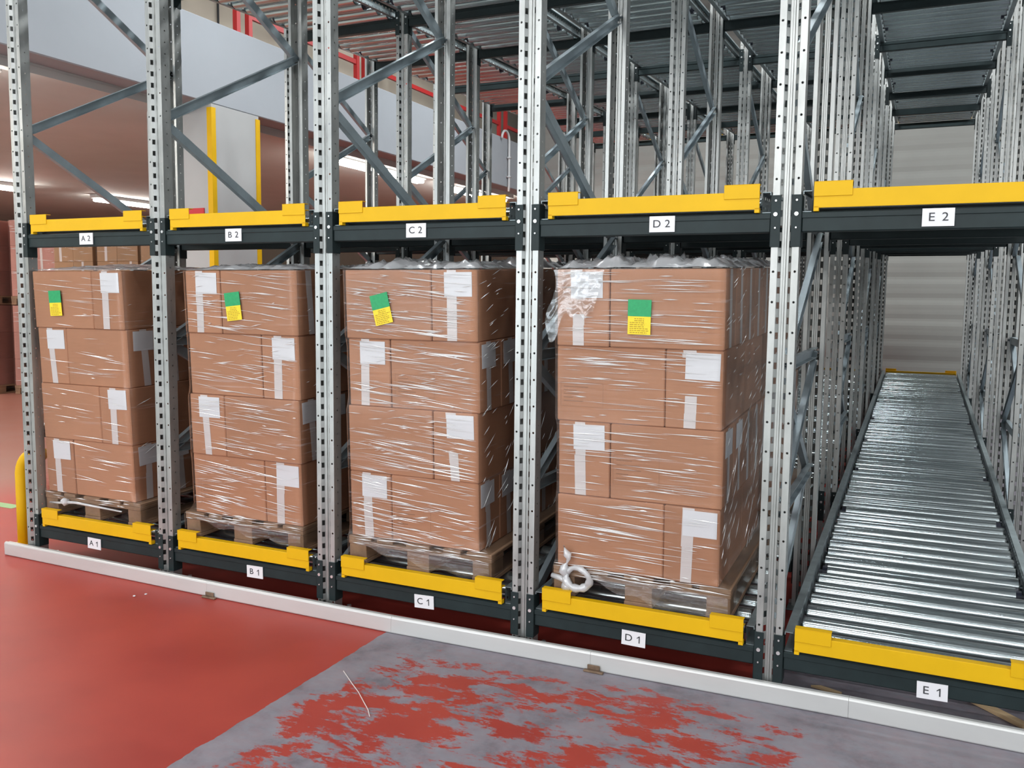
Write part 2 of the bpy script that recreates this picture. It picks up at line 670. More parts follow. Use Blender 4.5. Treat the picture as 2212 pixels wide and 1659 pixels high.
part('flame_mark', mb, WHITE, tx)

# red guard rail on the parapet
RY = [(4.36, 4.56), (6.73, 6.92), (8.95, 9.15), (11.3, 11.58), (13.4, 13.6)]
RX = -2.13
rl = thing('guard_railing', 'red steel guard railing standing on the white parapet', 'railing', (RX, 8.0, 4.66))
for pr_ in RY:
    for y in pr_:
        if y > 12.95:
            continue
        mb = MB()
        mb.box(-0.03, 0.03, y - 8 - 0.03, y - 8 + 0.03, 0.0, 1.15)
        part('post', mb, REDP, rl)
for z in (0.27, 1.12):
    for k in range(4):
        y0, y1 = RY[k][1] + 0.03 - 8, min(RY[k + 1][0] - 0.03, 12.95) - 8
        mb = MB()
        mb.box(-0.02, 0.02, y0, y1, z - 0.03, z + 0.03)
        part('rail', mb, REDP, rl)
mb = MB()
mb.tube([(-3.27, 5.3, 4.35), (-3.27, 5.3, 6.4)], 0.014)
tag(part('wall_cable', mb, DARK, None), 'thin black cable running down the cream upper wall', 'cable')

# grey gooseneck conduit on the parapet
mb = MB()
pts = [(-1.96, 11.4, 3.70 + k * 0.1) for k in range(10)]
for k in range(1, 9):
    t = math.pi * k / 8
    pts.append((-1.96 - 0.0, 11.4 - 0.16 + 0.16 * math.cos(t), 4.62 + 0.16 * math.sin(t)))
mb.tube(pts, 0.022, 8)
for z in (3.95, 4.3):
    mb.box(-1.995, -1.93, 11.36, 11.44, z, z + 0.03)
tag(part('gooseneck_conduit', mb, PIPE, None, True), 'grey gooseneck conduit bent over the top of the white parapet', 'pipe')

# fluorescent fixtures under the mezzanine; those outside the view are added for fill
FL = [(-2.62, -1.1, 1.75, 'fluorescent light under the mezzanine, cut by the left picture edge, by the parapet'),
      (-2.62, 6.75, 9.35, 'long fluorescent light beside the parapet, seen through bay C'),
      (-2.62, 10.1, 12.6, 'fluorescent light farthest along the parapet row'),
      (-10.5, 5.0, 8.0, 'fluorescent light deep under the mezzanine, passing behind the corner upright'),
      (-10.5, 9.4, 12.4, 'fluorescent light deep under the mezzanine above the stop of lane A'),
      (-10.5, 0.6, 3.6, 'fluorescent light deep under the mezzanine left of the rack'),
      (-6.4, -5.2, -2.2, 'added fluorescent light between the rows, outside the view'),
      (-8.4, 1.2, 4.2, 'added fluorescent light in front of the pink stacks, outside the view'),
      (-14.5, 0.6, 3.6, 'added fluorescent light deepest under the mezzanine, outside the view'),
      (-10.5, -4.5, -1.5, 'added fluorescent light extending the deep row, outside the view')]
for (x, y0, y1, lb) in FL:
    t = thing('fluorescent_light', lb, 'ceiling light', (x, (y0 + y1) / 2, 3.66), 'fluorescent lights under the mezzanine')
    h = (y1 - y0) / 2
    mb = MB()
    mb.box(-0.10, 0.10, -h, h, 0.02, 0.099, 0.012)
    part('housing', mb, PIPE, t)
    mb = MB()
    mb.box(-0.085, 0.085, -h + 0.06, h - 0.06, -0.045, 0.02, 0.02)
    part('diffuser', mb, TUBE, t)

# green floor mark, yellow bollard
mb = MB()
mb.box(-2.6, -1.33, 0.80, 0.90, 0.001, 0.003)
tag(part('floor_marking', mb, LIGHTGREEN, None), 'pale green tape line on the red floor behind the yellow bollard', 'marking')
t = thing('bollard', 'yellow bent tube barrier in front of the first upright at the left', 'barrier', (-0.30, 0.17, 0))
pts = [(-0.02, 0, 0.012), (-0.02, 0, 0.3), (-0.02, 0, 0.50)]
for k in range(1, 8):
    a = math.pi / 2 * k / 7
    pts.append((-0.02 + 0.13 * (1 - math.cos(a)), 0.02 * k / 7, 0.50 + 0.13 * math.sin(a)))
pts += [(0.16, 0.03, 0.63)]
pts += [(0.17 + 0.1 * math.sin(a) - 0.0, 0.03 + 0.16 * (1 - math.cos(a)), 0.63) for a in [math.pi / 2 * k / 5 for k in range(1, 6)]]
pts += [(0.27, 0.5, 0.63)]
pts = [(x, y, z) for x, y, z in pts if not (x > 0.165)]
mb = MB()
mb.tube(pts, 0.042, 14)
part('tube', mb, YEL, t, True)
mb = MB()
mb.box(-0.09, 0.05, -0.07, 0.07, 0, 0.012, 0.003)
part('base_plate', mb, YEL, t)

# ------------------------------------------------------------------ rack
P = 1.15
SL = 0.039
ROWY = [1.31 * k for k in range(9)]
BZ = [0.14, 1.98, 3.80]            # underside of the cross beams at the front
UW, UD = 0.055, 0.065
LOCT = [(math.cos(2 * math.pi * (k + 0.0) / 8), math.sin(2 * math.pi * k / 8)) for k in range(8)]


def holed(mb, o, e, H, pitch, hc, r, z0=0.0):
    """strip from o (bottom corner) along unit-width vector e and up to H, one octagonal hole per pitch at hc (fraction)"""
    o, e = Vector(o), Vector(e)
    w = e.length
    n = int(H / pitch)
    up = Vector((0, 0, 1))
    ed = e.normalized()
    for k in range(n):
        za, zb = k * pitch, (k + 1) * pitch
        c = o + e * hc + up * (za + pitch * 0.5)
        ins = [c + ed * (x * r) + up * (y * r) for x, y in LOCT]
        cu = w * hc
        A = o + up * za
        out = [A + e + up * (pitch / 2), A + e + up * pitch, A + ed * cu + up * pitch, A + up * pitch,
               A + up * (pitch / 2), A, A + ed * cu, A + e]
        for j in range(8):
            j2 = (j + 1) % 8
            mb.quad(ins[j], out[j], out[j2], ins[j2])
    if n * pitch < H:
        A = o + up * n * pitch
        B = o + up * H
        mb.quad(A, A + e, B + e, B)


def ladder(mb, a, b, H, pitch, gap):
    """strip between verticals a and b with rectangular slots of height gap"""
    a, b = Vector(a), Vector(b)
    z = 0.0
    up = Vector((0, 0, 1))
    while z < H:
        z2 = min(z + pitch - gap, H)
        mb.quad(a + up * z, b + up * z, b + up * z2, a + up * z2)
        z += pitch


def strip(mb, a, b, H):
    a, b = Vector(a), Vector(b)
    up = Vector((0, 0, H))
    mb.quad(a, b, b + up, a + up)


def upright_mesh(H, fine=True):
    mb = MB()
    for s in (-1, 1):
        holed(mb, (s * UW, 0, 0), (-s * 0.027, 0, 0), H, 0.125, 0.45, 0.0052)
        p0, p1, p2, p3 = [(s * (0.028 - 0.014 * q), 0.016 * q, 0) for q in (0, 0.14, 0.86, 1)]
        strip(mb, p0, p1, H)
        ladder(mb, p1, p2, H, 0.0625, 0.027)
        strip(mb, p2, p3, H)
        strip(mb, (s * 0.014, 0.016, 0), (s * 0.006, 0.016, 0), H)
        strip(mb, (s * 0.006, 0.016, 0), (s * 0.0035, 0.011, 0), H)
        holed(mb, (s * UW, 0.0, 0), (0, UD, 0), H, 0.0625, 0.5, 0.0042)
        strip(mb, (s * UW, UD, 0), (s * 0.034, UD, 0), H)
        strip(mb, (s * 0.034, UD, 0), (s * 0.034, UD - 0.016, 0), H)
    strip(mb, (-0.0035, 0.011, 0), (0.0035, 0.011, 0), H)
    return mb.mesh('upright', GALV)


UPH = [4.02 + SL * y + (0.25 if k % 2 else 0.13) for k, y in enumerate(ROWY)]
UPM = [upright_mesh(h) for h in UPH]

mbp = MB()
mbp.box(-0.075, 0.075, -0.0, 0.13, 0, 0.008, 0.002)
FOOT = mbp.mesh('foot_plate', GALV2)
mbp = MB()
mbp.tube([(0, 0, 0), (0, 0, 0.018)], 0.012, 6)
ANCH = mbp.mesh('anchor_bolt', BOLT)

ND = [0.17 + 0.63 * k for k in range(7)]
RNAME = ['front', 'second', 'third', 'fourth', 'rear']
CNAME = ['at the rack\'s left end', 'between lanes A and B', 'between lanes B and C', 'between lanes C and D', 'between lanes D and E', 'on the right side of lane E']


def brace_mesh(z0, z1, ya, yb, sd):
    mb = MB()
    a, b = Vector((0, ya, z0)), Vector((0, yb, z1))
    d = (b - a).normalized()
    mb.channel(a + d * 0.045, b - d * 0.045, 0.028, 0.052, 0.003, (sd, 0, 0))
    # flattened, bolted ends
    mb.bar(a - d * 0.012, a + d * 0.05, 0.005, 0.034, (0, 0, 1))
    mb.bar(b - d * 0.05, b + d * 0.012, 0.005, 0.034, (0, 0, 1))
    for q in (a, b):
        mb.tube([q + Vector((-0.016, 0, 0)), q + Vector((0.03, 0, 0))], 0.006, 6)
    return mb.mesh('brace', BRZ)


BR = []
pat = [(0, 1, 0), (1, 1, 0), (2, 1, 0), (2, 3, 0), (4, 3, 1), (4, 5, 1), (6, 5, 1)]
# (front node, rear node): lower bays are a Z pattern, upper bays a zigzag
for (a, b, up) in pat:
    BR.append((ND[a], ND[b], up))
BR.append((ND[1], ND[2], 0))
BRM = [brace_mesh(a, b, 0.045, 1.31 - 0.045, 1 if k % 2 else -1) for k, (a, b, _) in enumerate(BR)]
BRM.append(brace_mesh(ND[2], ND[2], 0.045, 1.265, 1))

for i in range(6):
    for g in range(5):
        rows = (2 * g, 2 * g + 1) if g < 4 else (8,)
        nm = 'rack_upright_pair' if g < 4 else 'rack_post'
        lb = ('galvanised upright pair %s, %s from the aisle' % (CNAME[i], ORD[g])) if g < 4 else ('single galvanised post %s, farthest from the aisle' % CNAME[i])
        t = thing(nm, lb, 'rack frame' if g < 4 else 'rack post', (i * P, ROWY[rows[0]] - (UD if g == 4 else 0), 0), 'upright frames of the rack' if g < 4 else 'rear posts of the rack')
        for r in rows:
            o = link('upright', UPM[r], t)
            rear = r % 2 == 1 or g == 4
            if rear:
                o.rotation_euler = (0, 0, math.pi)
                o.location = (0, 1.31 if g < 4 else UD, 0.008)
            else:
                o.location = (0, 0, 0.008)
            fp = link('foot_plate', FOOT, t)
            fp.location = (0, 0 if not rear else (1.31 - 0.13 if g < 4 else UD - 0.13), 0)
            for bx in (-0.065, 0.065):
                ab = link('anchor_bolt', ANCH, fp)
                ab.location = (bx, 0.115, 0.006)
        if g < 4:
            for k, me in enumerate(BRM):
                z1 = max(BR[k][0], BR[k][1]) if k < len(BR) else 0
                link('brace', me, t)

# cross beams
BL = P - 2 * UW - 0.012            # clear beam length
mbp = MB()
mbp.box(-BL / 2, BL / 2, 0.004, 0.052, 0, 0.08, 0.004)
mbp.box(-BL / 2, BL / 2, 0.0, 0.006, 0.055, 0.078, 0.002)
BEAM = mbp.mesh('beam_section', GREEN)


def conn_mesh(s):
    """L-shaped end connector; s = side of the beam it sits on. Local x = beam centre, y=0 front face of upright"""
    mb = MB()
    xc = s * P / 2                       # upright centre
    xi = xc - s * UW                     # inner face of the upright
    x0, x1 = sorted((xi - s * 0.006, xi - s * 0.001))
    mb.box(x0, x1, -0.006, 0.064, -0.06, 0.15, 0.002)
    x0, x1 = sorted((xi - s * 0.006, xi + s * 0.034))
    mb.box(x0, x1, -0.006, -0.001, -0.06, 0.15, 0.0015)
    return mb.mesh('connector', GREEN)


def bolts_mesh(s):
    mb = MB()
    xc = s * P / 2 - s * (UW - 0.014)
    for z, r in ((0.073, 0.0085), (0.128, 0.0042), (0.018, 0.0036)):
        mb.tube([(xc, -0.006, z), (xc, -0.011, z)], r, 8)
    return mb.mesh('bolt_heads', BOLT)


CON = {s: conn_mesh(s) for s in (-1, 1)}
BLT = {s: bolts_mesh(s) for s in (-1, 1)}
mbp = MB()
mbp.box(-0.056, 0.056, -0.0035, 0.0, -0.034, 0.034)
PLATE = mbp.mesh('location_label', WHITE)
LABX = {('A', 1): -0.02, ('B', 1): 0.09, ('C', 1): 0.03, ('D', 1): -0.02, ('E', 1): 0.06,
        ('A', 2): 0.0, ('B', 2): -0.02, ('C', 2): -0.02, ('D', 2): 0.06, ('E', 2): -0.015}
LABR = {('A', 1): 1, ('B', 1): -1, ('C', 1): -2, ('D', 1): 1, ('E', 1): -1}

for i in range(5):
    for lv in range(3):
        for r in range(9):
            if r == 8 and False:
                continue
            rear = r % 2 == 1 or r == 8
            z = BZ[lv] + SL * ROWY[r]
            if r == 0 and lv < 2:
                lb = 'dark green front beam with white label reading %s %d' % (LET[i], lv + 1)
            elif lv == 2:
                lb = 'dark green beam under top roller lane %s, %s from the aisle' % (LET[i], ORD[r])
            else:
                lb = 'dark green cross beam under roller lane %s %d, %s from the aisle' % (LET[i], lv + 1, ORD[r])
            t = thing('cross_beam', lb, 'beam', (i * P + P / 2, ROWY[r], z), 'dark green cross beams')
            if rear:
                t.rotation_euler = (0, 0, math.pi)
            link('beam_section', BEAM, t)
            for s in (-1, 1):
                c = link('connector', CON[s], t)
                if r < 5:
                    link('bolt_heads', BLT[s], c)
            if r == 0 and lv < 2:
                key = (LET[i], lv + 1)
                pl = link('location_label', PLATE, t)
                pl.location = (LABX[key], 0.0, 0.045 if lv else 0.022)
                pl.rotation_euler = (0, R(LABR.get(key, 0)), 0)
                tag(pl, 'white label reading %s %d' % key)
                tm = link('label_text', label_mesh(*key), pl)
                tm.rotation_euler = (R(90), 0, 0)
                tm.location = (0, -0.0042, 0)
                tm.scale = (1.1, 1, 1)

# roller lanes
LEN = 10.36
NR = 67
PITCH_R = 0.157
RAILM = []
for s in (-1, 1):
    mb = MB()
    # web with two rows of holes, flanges outward; laid out along +y
    web = MB()
    holed(web, (0, 0, 0), (0.0425, 0, 0), LEN, 0.05, 0.5, 0.007)
    holed(web, (0.0425, 0, 0), (0.0425, 0, 0), LEN, 0.05, 0.5, 0.007)
    x = s * 0.478
    for f, in zip(web.f):
        q = [web.v[k] for k in f]
        mb.quad(*[(x, p.z, p.x) for p in q])
    mb.box(*sorted((x, x + s * 0.034)), 0, LEN, 0.0, 0.003)
    mb.box(*sorted((x, x + s * 0.034)), 0, LEN, 0.082, 0.085)
    x2 = x + s * 0.034
    mb.box(*sorted((x2, x2 - s * 0.003)), 0, LEN, 0.072, 0.082)
    RAILM.append(mb.mesh('side_rail', GALV2))
mb = MB()
mb.tube([(-0.462, 0, 0), (0.462, 0, 0)], 0.0405, 20, cap=False)
mb.tube([(-0.4745, 0, 0), (0.4745, 0, 0)], 0.011, 6)
for s in (-1, 1):
    mb.tube([(s * 0.455, 0, 0), (s * 0.462, 0, 0)], 0.0405, 20)
ROLM = mb.mesh('roller', ROLL)
for p in ROLM.polygons:
    p.use_smooth = len(p.vertices) == 4
mb = MB()
mb.tube([(-0.43, 0, 0), (0.43, 0, 0)], 0.0425, 20, cap=False)
for s in (-1, 1):
    mb.poly([(s * 0.4299, 0.0424 * math.cos(2 * math.pi * k / 20), 0.0424 * math.sin(2 * math.pi * k / 20)) for k in range(20)])
ROLB = mb.mesh('brake_roller', ROLL)
for p in ROLB.polygons:
    p.use_smooth = len(p.vertices) == 4
mb = MB()
for s in (-1, 1):
    mb.tube([(s * 0.43, 0, 0), (s * 0.455, 0, 0)], 0.032, 12)
    mb.tube([(s * 0.455, 0, 0), (s * 0.4745, 0, 0)], 0.012, 6)
BRK = mb.mesh('brake_hub', mat('blue_black_plastic', (0.012, 0.014, 0.03), 0.4))


def stop_mesh(fl):
    mb = MB()
    x = 0.469
    mb.box(-x, x, 0.0, 0.004, 0.013, 0.085, 0.0015)         # face
    mb.box(-x, x, 0.004, 0.042, 0.081, 0.085, 0.0012)        # top flange
    for s in (-1, 1):                                        # feet
        mb.box(*sorted((s * x, s * (x - 0.02))), 0.0, 0.03, 0.0, 0.02, 0.001)
    return mb.mesh('stop_bar', YEL)


STOPB = stop_mesh(0)
mb = MB()
mb.box(-0.0725, 0.0725, -0.0045, 0.0, 0.058, 0.117, 0.0012)
mb.box(-0.0725, 0.0725, -0.0045, 0.030, 0.1135, 0.117, 0.001)
STOPT = mb.mesh('corner_tab', YEL)

for i in range(5):
    for lv in range(3):
        cx = i * P + P / 2
        z0 = BZ[lv] + 0.0805
        nm = ('%s %d' % (LET[i], lv + 1))
        lvn = ('ground-level', 'middle-level', 'top-level')[lv]
        mx = Matrix.Translation((cx, 0.012, z0)) @ Matrix.Rotation(math.atan(SL), 4, 'X')
        desc = ['empty roller lane of shiny steel rollers behind label E 1' if i == 4 else 'steel roller lane carrying wrapped pallets behind label %s' % nm,
                'raised roller lane above the beam labelled %s' % nm,
                'top roller lane of bay %s, seen from below' % LET[i]][lv]
        t = thing('roller_lane', desc, 'roller lane', mx=mx, group='roller lanes of the pallet rack')
        for s in (0, 1):
            link('side_rail', RAILM[s], t)
        for k in range(NR):
            y = 0.085 + k * PITCH_R
            if y > LEN - 0.05:
                break
            if k % 8 == 6:
                o = link('brake_roller', ROLB, t)
                b = link('brake_hub', BRK, o)
            else:
                o = link('roller', ROLM, t)
            o.location = (0, y, 0.0247 if k % 8 == 6 else 0.0265)
        # stops
        if lv < 2:
            s1 = thing('pallet_stop', '%s yellow pallet stop with two corner tabs above label %s' % (lvn, nm), 'pallet stop',
                       (cx, -0.012, z0), 'yellow pallet stops at the front')
            link('stop_bar', STOPB, s1)
            for s in (-1, 1):
                o = link('corner_tab', STOPT, s1)
                o.location = (s * (0.469 - 0.0725), 0, 0)
        s2 = thing('pallet_stop', 'yellow stop at the far end of the %s roller lane in bay %s' % (lvn, LET[i]), 'pallet stop',
                   (cx, LEN + 0.035, z0 + SL * LEN), 'yellow stops at the far end')
        s2.rotation_euler = (0, 0, math.pi)
        link('stop_bar', STOPB, s2)
        for s in (-1, 1):
            o = link('corner_tab', STOPT, s2)
            o.location = (s * (0.469 - 0.0725), 0, 0)

# aluminium floor rail along the rack front, laid in slightly misaligned lengths
rx = [(-0.215, -0.050), (1.53, -0.078), (2.76, -0.085), (3.82, -0.062), (4.93, -0.042), (7.2, -0.075)]
t = thing('floor_guard_rail', 'long white aluminium floor rail lying along the foot of the rack', 'guard rail', (0, -0.06, 0))
prof = [(0.002, 0.003), (0, 0.008), (0, 0.076), (0.003, 0.083), (0.008, 0.087), (0.017, 0.087), (0.019, 0.072), (0.026, 0.072), (0.028, 0.082), (0.040, 0.082), (0.043, 0.078), (0.043, 0.003)]
for k in range(len(rx) - 1):
    mb = MB()
    (xa, ya), (xb, yb) = rx[k], rx[k + 1]
    A = [Vector((xa + (0.001 if k else 0), ya + 0.06 + p, z)) for p, z in prof]
    B = [Vector((xb, yb + 0.06 + p, z)) for p, z in prof]
    for j in range(len(prof)):
        j2 = (j + 1) % len(prof)
        mb.quad(A[j], A[j2], B[j2], B[j])
    mb.poly(list(reversed(A)))
    mb.poly(B)
    part('rail_section', mb, ALU, t)
for k, (px, py) in enumerate(((1.56, -0.083), (3.84, -0.067))):
    mb = MB()
    mb.box(px - 0.045, px + 0.05, py - 0.022, py - 0.001, 0.0, 0.010, 0.003)
    mb.box(px - 0.03, px + 0.03, py - 0.006, py - 0.0005, 0.01, 0.032, 0.002)
    tag(part('fixing_clip', mb, RUST, t, off=Vector((0, -0.06, 0))), 'rusty brown clip')

# ------------------------------------------------------------------ pallets and cartons


def make_pallet(mx, w, L, label, group):
    t = thing('wooden_pallet', label, 'pallet', mx=mx, group=group)
    def pc(nm, x0, x1, y0, y1, z0, z1):
        mb = MB()
        mb.box(x0, x1, y0, y1, z0, z1, 0.003)
        part(nm, mb, WOOD, t)
    h = w / 2
    # bottom runners
    for c, ww in ((-h + 0.055, 0.11), (0, 0.135), (h - 0.055, 0.11)):
        pc('bottom_board', c - ww / 2, c + ww / 2, 0, L, 0, 0.022)
    for yb0, yb1 in ((0, 0.145), (L / 2 - 0.07, L / 2 + 0.07), (L - 0.145, L)):
        for c, ww in ((-h + 0.055, 0.105), (0, 0.13), (h - 0.055, 0.105)):
            pc('block', c - ww / 2, c + ww / 2, yb0 + 0.003, yb1 - 0.003, 0.022, 0.1)
        pc('cross_board', -h, h, yb0, yb1, 0.1, 0.122)
    for c, ww in ((-h + 0.07, 0.14), (-h * 0.47, 0.10), (0, 0.14), (h * 0.47, 0.10), (h - 0.07, 0.14)):
        pc('top_board', c - ww / 2, c + ww / 2, 0.001, L - 0.001, 0.122, 0.144)
    return t


LAYN = ['top', 'second', 'third', 'bottom']


def strip_on(mb, face, c, z0, z1, w, off, seed, d=0.001):
    """ragged tape strip on a face: face = ('y', y) facing -y or ('x', x) facing +x; c = centre along the face"""
    rnd = random.Random(seed)
    lean = rnd.uniform(-0.01, 0.022)
    zs_ = [z1, z1 - (z1 - z0) * rnd.uniform(0.3, 0.55), z0]
    for k in range(2):
        a, b = zs_[k], zs_[k + 1]
        dx = rnd.uniform(-0.003, 0.003)
        ww = w * rnd.uniform(0.92, 1.1)
        ca, cb = c + lean * (z1 - a) / (z1 - z0) + dx, c + lean * (z1 - b) / (z1 - z0) + dx
        dd = d * (1 + 0.3 * k)
        if face[0] == 'y':
            y = face[1] - dd
            mb.quad((ca - ww / 2, y, a), (cb - ww / 2, y, b), (cb + ww / 2, y, b), (ca + ww / 2, y, a))
        else:
            x = face[1] + dd
            mb.quad((x, ca - ww / 2, a), (x, cb - ww / 2, b), (x, cb + ww / 2, b), (x, ca + ww / 2, a))


def make_carton(T, x0, x1, y0, y1, z0, z1, label, group, seed, end=None, paper=False, side=None, pos=0.43, printed=None, material=None, tilt=0.0, short=False):
    """end 'y' / 'x': the narrow end facing front / right carries the tape (and the paper label)"""
    rnd = random.Random(seed)
    rz = rnd.uniform(-0.006, 0.006)
    cx, cy = (x0 + x1) / 2, (y0 + y1) / 2
    t = thing('cardboard_box', label, 'box', mx=T @ Matrix.Translation((cx, cy, z0)) @ Matrix.Rotation(rz, 4, 'Z'), group=group)
    hx, hy, h = (x1 - x0) / 2, (y1 - y0) / 2, z1 - z0
    g = 0.0022
    mb = MB()
    mb.box(-hx + g, hx - g, -hy + g, hy - g, 0.0005, h - 0.0005, 0.005)
    part('box_body', mb, material or CARD, t)
    if end:
        mb = MB()
        if end == 'y':
            c = -hx + (2 * hx) * pos
            face = ('y', -hy + g)
        else:
            c = -hy + 2 * hy * pos
            face = ('x', hx - g)
        if short:      # strip is missing under the label
            strip_on(mb, face, c, 0.004, h * 0.42, 0.05, 0, seed)
            strip_on(mb, face, c - 0.01, h * 0.9, h - 0.002, 0.06, 0, seed + 1)
        else:
            strip_on(mb, face, c, 0.004, h - 0.002, 0.05, 0, seed)
        part('tape_strip', mb, TAPE, t)
        if paper:
            mb = MB()
            pw, ph = 0.152, 0.118
            pc_ = c + rnd.uniform(0.036, 0.052) if end == 'y' else c
            if end == 'y' and pos < 0.5:
                pass
            a = rnd.uniform(-0.02, 0.03) + tilt
            zc = h - 0.012 - ph / 2
            q = [(-pw / 2, -ph / 2), (pw / 2, -ph / 2), (pw / 2, ph / 2), (-pw / 2, ph / 2)]
            q = [(x * math.cos(a) - z * math.sin(a), x * math.sin(a) + z * math.cos(a)) for x, z in q]
            if end == 'y':
                pc_ = max(-hx + pw / 2 + 0.006, min(hx - pw / 2 - 0.006, pc_))
                F = [(pc_ + x, -hy + g - 0.0028, zc + z) for x, z in q]
                Bk = [(pc_ + x, -hy + g - 0.0016, zc + z) for x, z in q]
            else:
                F = [(hx - g + 0.0028, pc_ + x, zc + z) for x, z in q]
                Bk = [(hx - g + 0.0016, pc_ + x, zc + z) for x, z in q]
            mb.poly(F)
            mb.poly(list(reversed(Bk)))
            for j in range(4):
                j2 = (j + 1) % 4
                mb.quad(F[j2], F[j], Bk[j], Bk[j2])
            tag(part('paper_label', mb, WHITE, t), 'blank white paper label')
    if printed:
        px0, px1, pz0, pz1 = printed       # fractions of the front face
        mb = MB()
        X0, X1, Z0, Z1 = -hx + 2 * hx * px0, -hx + 2 * hx * px1, h * pz0, h * pz1
        y = -hy + g - 0.0007
        lw = 0.0012
        for a, b, c, d in ((X0, X1, Z0, Z0 + lw), (X0, X1, Z1 - lw, Z1), (X0, X0 + lw, Z0, Z1), (X1 - lw, X1, Z0, Z1)):
            mb.quad((a, y, c), (b, y, c), (b, y, d), (a, y, d))
        for k in range(5):
            z = Z1 - (Z1 - Z0) * (0.2 + 0.15 * k)
            e = X0 + (X1 - X0) * (0.1 + rnd.uniform(0.15, 0.55))
            mb.quad((X0 + (X1 - X0) * 0.07, y, z), (e, y, z), (e, y, z + 0.004), (X0 + (X1 - X0) * 0.07, y, z + 0.004))
        part('printed_panel', mb, BRINK, t)
    return t


def film_ring(x0, x1, y0, y1, step=0.05, bulge=0.0):
    pts = []
    def seg(a, b, nrm):
        n = max(2, int((Vector(b) - Vector(a)).length / step))
        for k in range(n):
            u = k / n
            pts.append((a[0] + (b[0] - a[0]) * u + nrm[0] * bulge * math.sin(math.pi * u), a[1] + (b[1] - a[1]) * u + nrm[1] * bulge * math.sin(math.pi * u)))
    seg((x0, y0), (x1, y0), (0, -1))
    seg((x1, y0), (x1, y1), (1, 0))
    seg((x1, y1), (x0, y1), (0, 1))
    seg((x0, y1), (x0, y0), (-1, 0))
    return pts


def creases(mb, rnd, n, x0, x1, zlo, zhi, yf, ang=(-7, -1), ln=(0.04, 0.34), wd=(0.0012, 0.0032)):
    """thin raised film wrinkles, white to paint their glints, on a plane y = yf"""
    for _ in range(n):
        L = rnd.uniform(*ln) * (0.5 + rnd.random() * 0.8)
        cx = rnd.uniform(x0 + 0.02, x1 - 0.02)
        cz = rnd.uniform(zlo, zhi)
        a = R(rnd.uniform(*ang))
        xa, xb = max(x0 + 0.004, cx - L / 2), min(x1 - 0.004, cx + L / 2)
        za, zb = cz + (xa - cx) * math.tan(a), cz + (xb - cx) * math.tan(a)
        w = rnd.uniform(*wd)
        m_ = ((xa + xb) / 2, yf - 0.0028, (za + zb) / 2)
        i = len(mb.v)
        mb.v += [Vector((xa, yf, za)), Vector((m_[0], yf, m_[2] - w)), Vector((xb, yf, zb)), Vector((m_[0], yf, m_[2] + w)), Vector(m_)]
        mb.f += [(i, i + 1, i + 4), (i + 1, i + 2, i + 4), (i + 2, i + 3, i + 4), (i + 3, i, i + 4)]
        mb.m += [0] * 4


def creases_x(mb, rnd, n, y0, y1, zlo, zhi, xf, ang, ln, wd=(0.0012, 0.003)):
    t2 = MB()
    creases(t2, rnd, n, y0, y1, zlo, zhi, 0.0, ang, ln, wd)
    i = len(mb.v)
    mb.v += [Vector((xf - v.y, v.x, v.z)) for v in t2.v]
    mb.f += [tuple(i + k for k in f) for f in t2.f]
    mb.m += t2.m


HB = 0.35
PALH = 0.144
LANE = {  # letter: carton x0, x1, pallet x0, x1, first layer from the top has its narrow end at 'L' / 'R'
    'A': (0.080, 0.848, 0.062, 0.893, 'R'),
    'B': (1.330, 2.108, 1.257, 2.108, 'L'),
    'C': (2.425, 3.188, 2.410, 3.257, 'R'),
    'D': (3.596, 4.366, 3.585, 4.425, 'L')}
ROLTOP = 0.24 + 0.048      # roller top above BZ... resolved below


def sticker(tp, x, z, yf, ang, w=0.104):
    """green over yellow adhesive card on the film"""
    a = R(ang)
    def rect(x0, x1, z0, z1, d, sh=0.0):
        q = [(x0 + sh, z0), (x1 + sh, z0), (x1, z1), (x0, z1)]
        return [(x + u * math.cos(a) - v * math.sin(a), yf - d, z + u * math.sin(a) + v * math.cos(a)) for u, v in q]
    mb = MB()
    F = rect(-w / 2, w / 2, -0.078, 0.002, 0.003)
    mb.poly(F)
    mb.poly(list(reversed(rect(-w / 2, w / 2, -0.078, 0.002, 0.0015))))
    card = tag(part('yellow_card', mb, YCARD, tp), 'yellow lower half of the sticker with small print')
    mb = MB()
    mb.poly(rect(-w / 2 - 0.001, w / 2 + 0.001, 0.002, 0.076, 0.0034))
    mb.poly(list(reversed(rect(-w / 2 - 0.001, w / 2 + 0.001, 0.002, 0.076, 0.0015))))
    tag(part('green_card', mb, GRN, tp), 'green upper half of the sticker')
    mb = MB()
    rnd = random.Random(int(x * 1000))
    for k in range(8):
        zz = -0.008 - k * 0.0088
        u = -w / 2 + (0.03 if k < 2 else 0.009)
        end = w / 2 - (0.03 if k < 2 else rnd.uniform(0.006, 0.03))
        while u < end:
            l = rnd.uniform(0.006, 0.018)
            mb.poly(rect(u, min(u + l, end), zz - 0.0018, zz + 0.0018, 0.0036))
            u += l + 0.003
    part('small_print', mb, YINK, card)


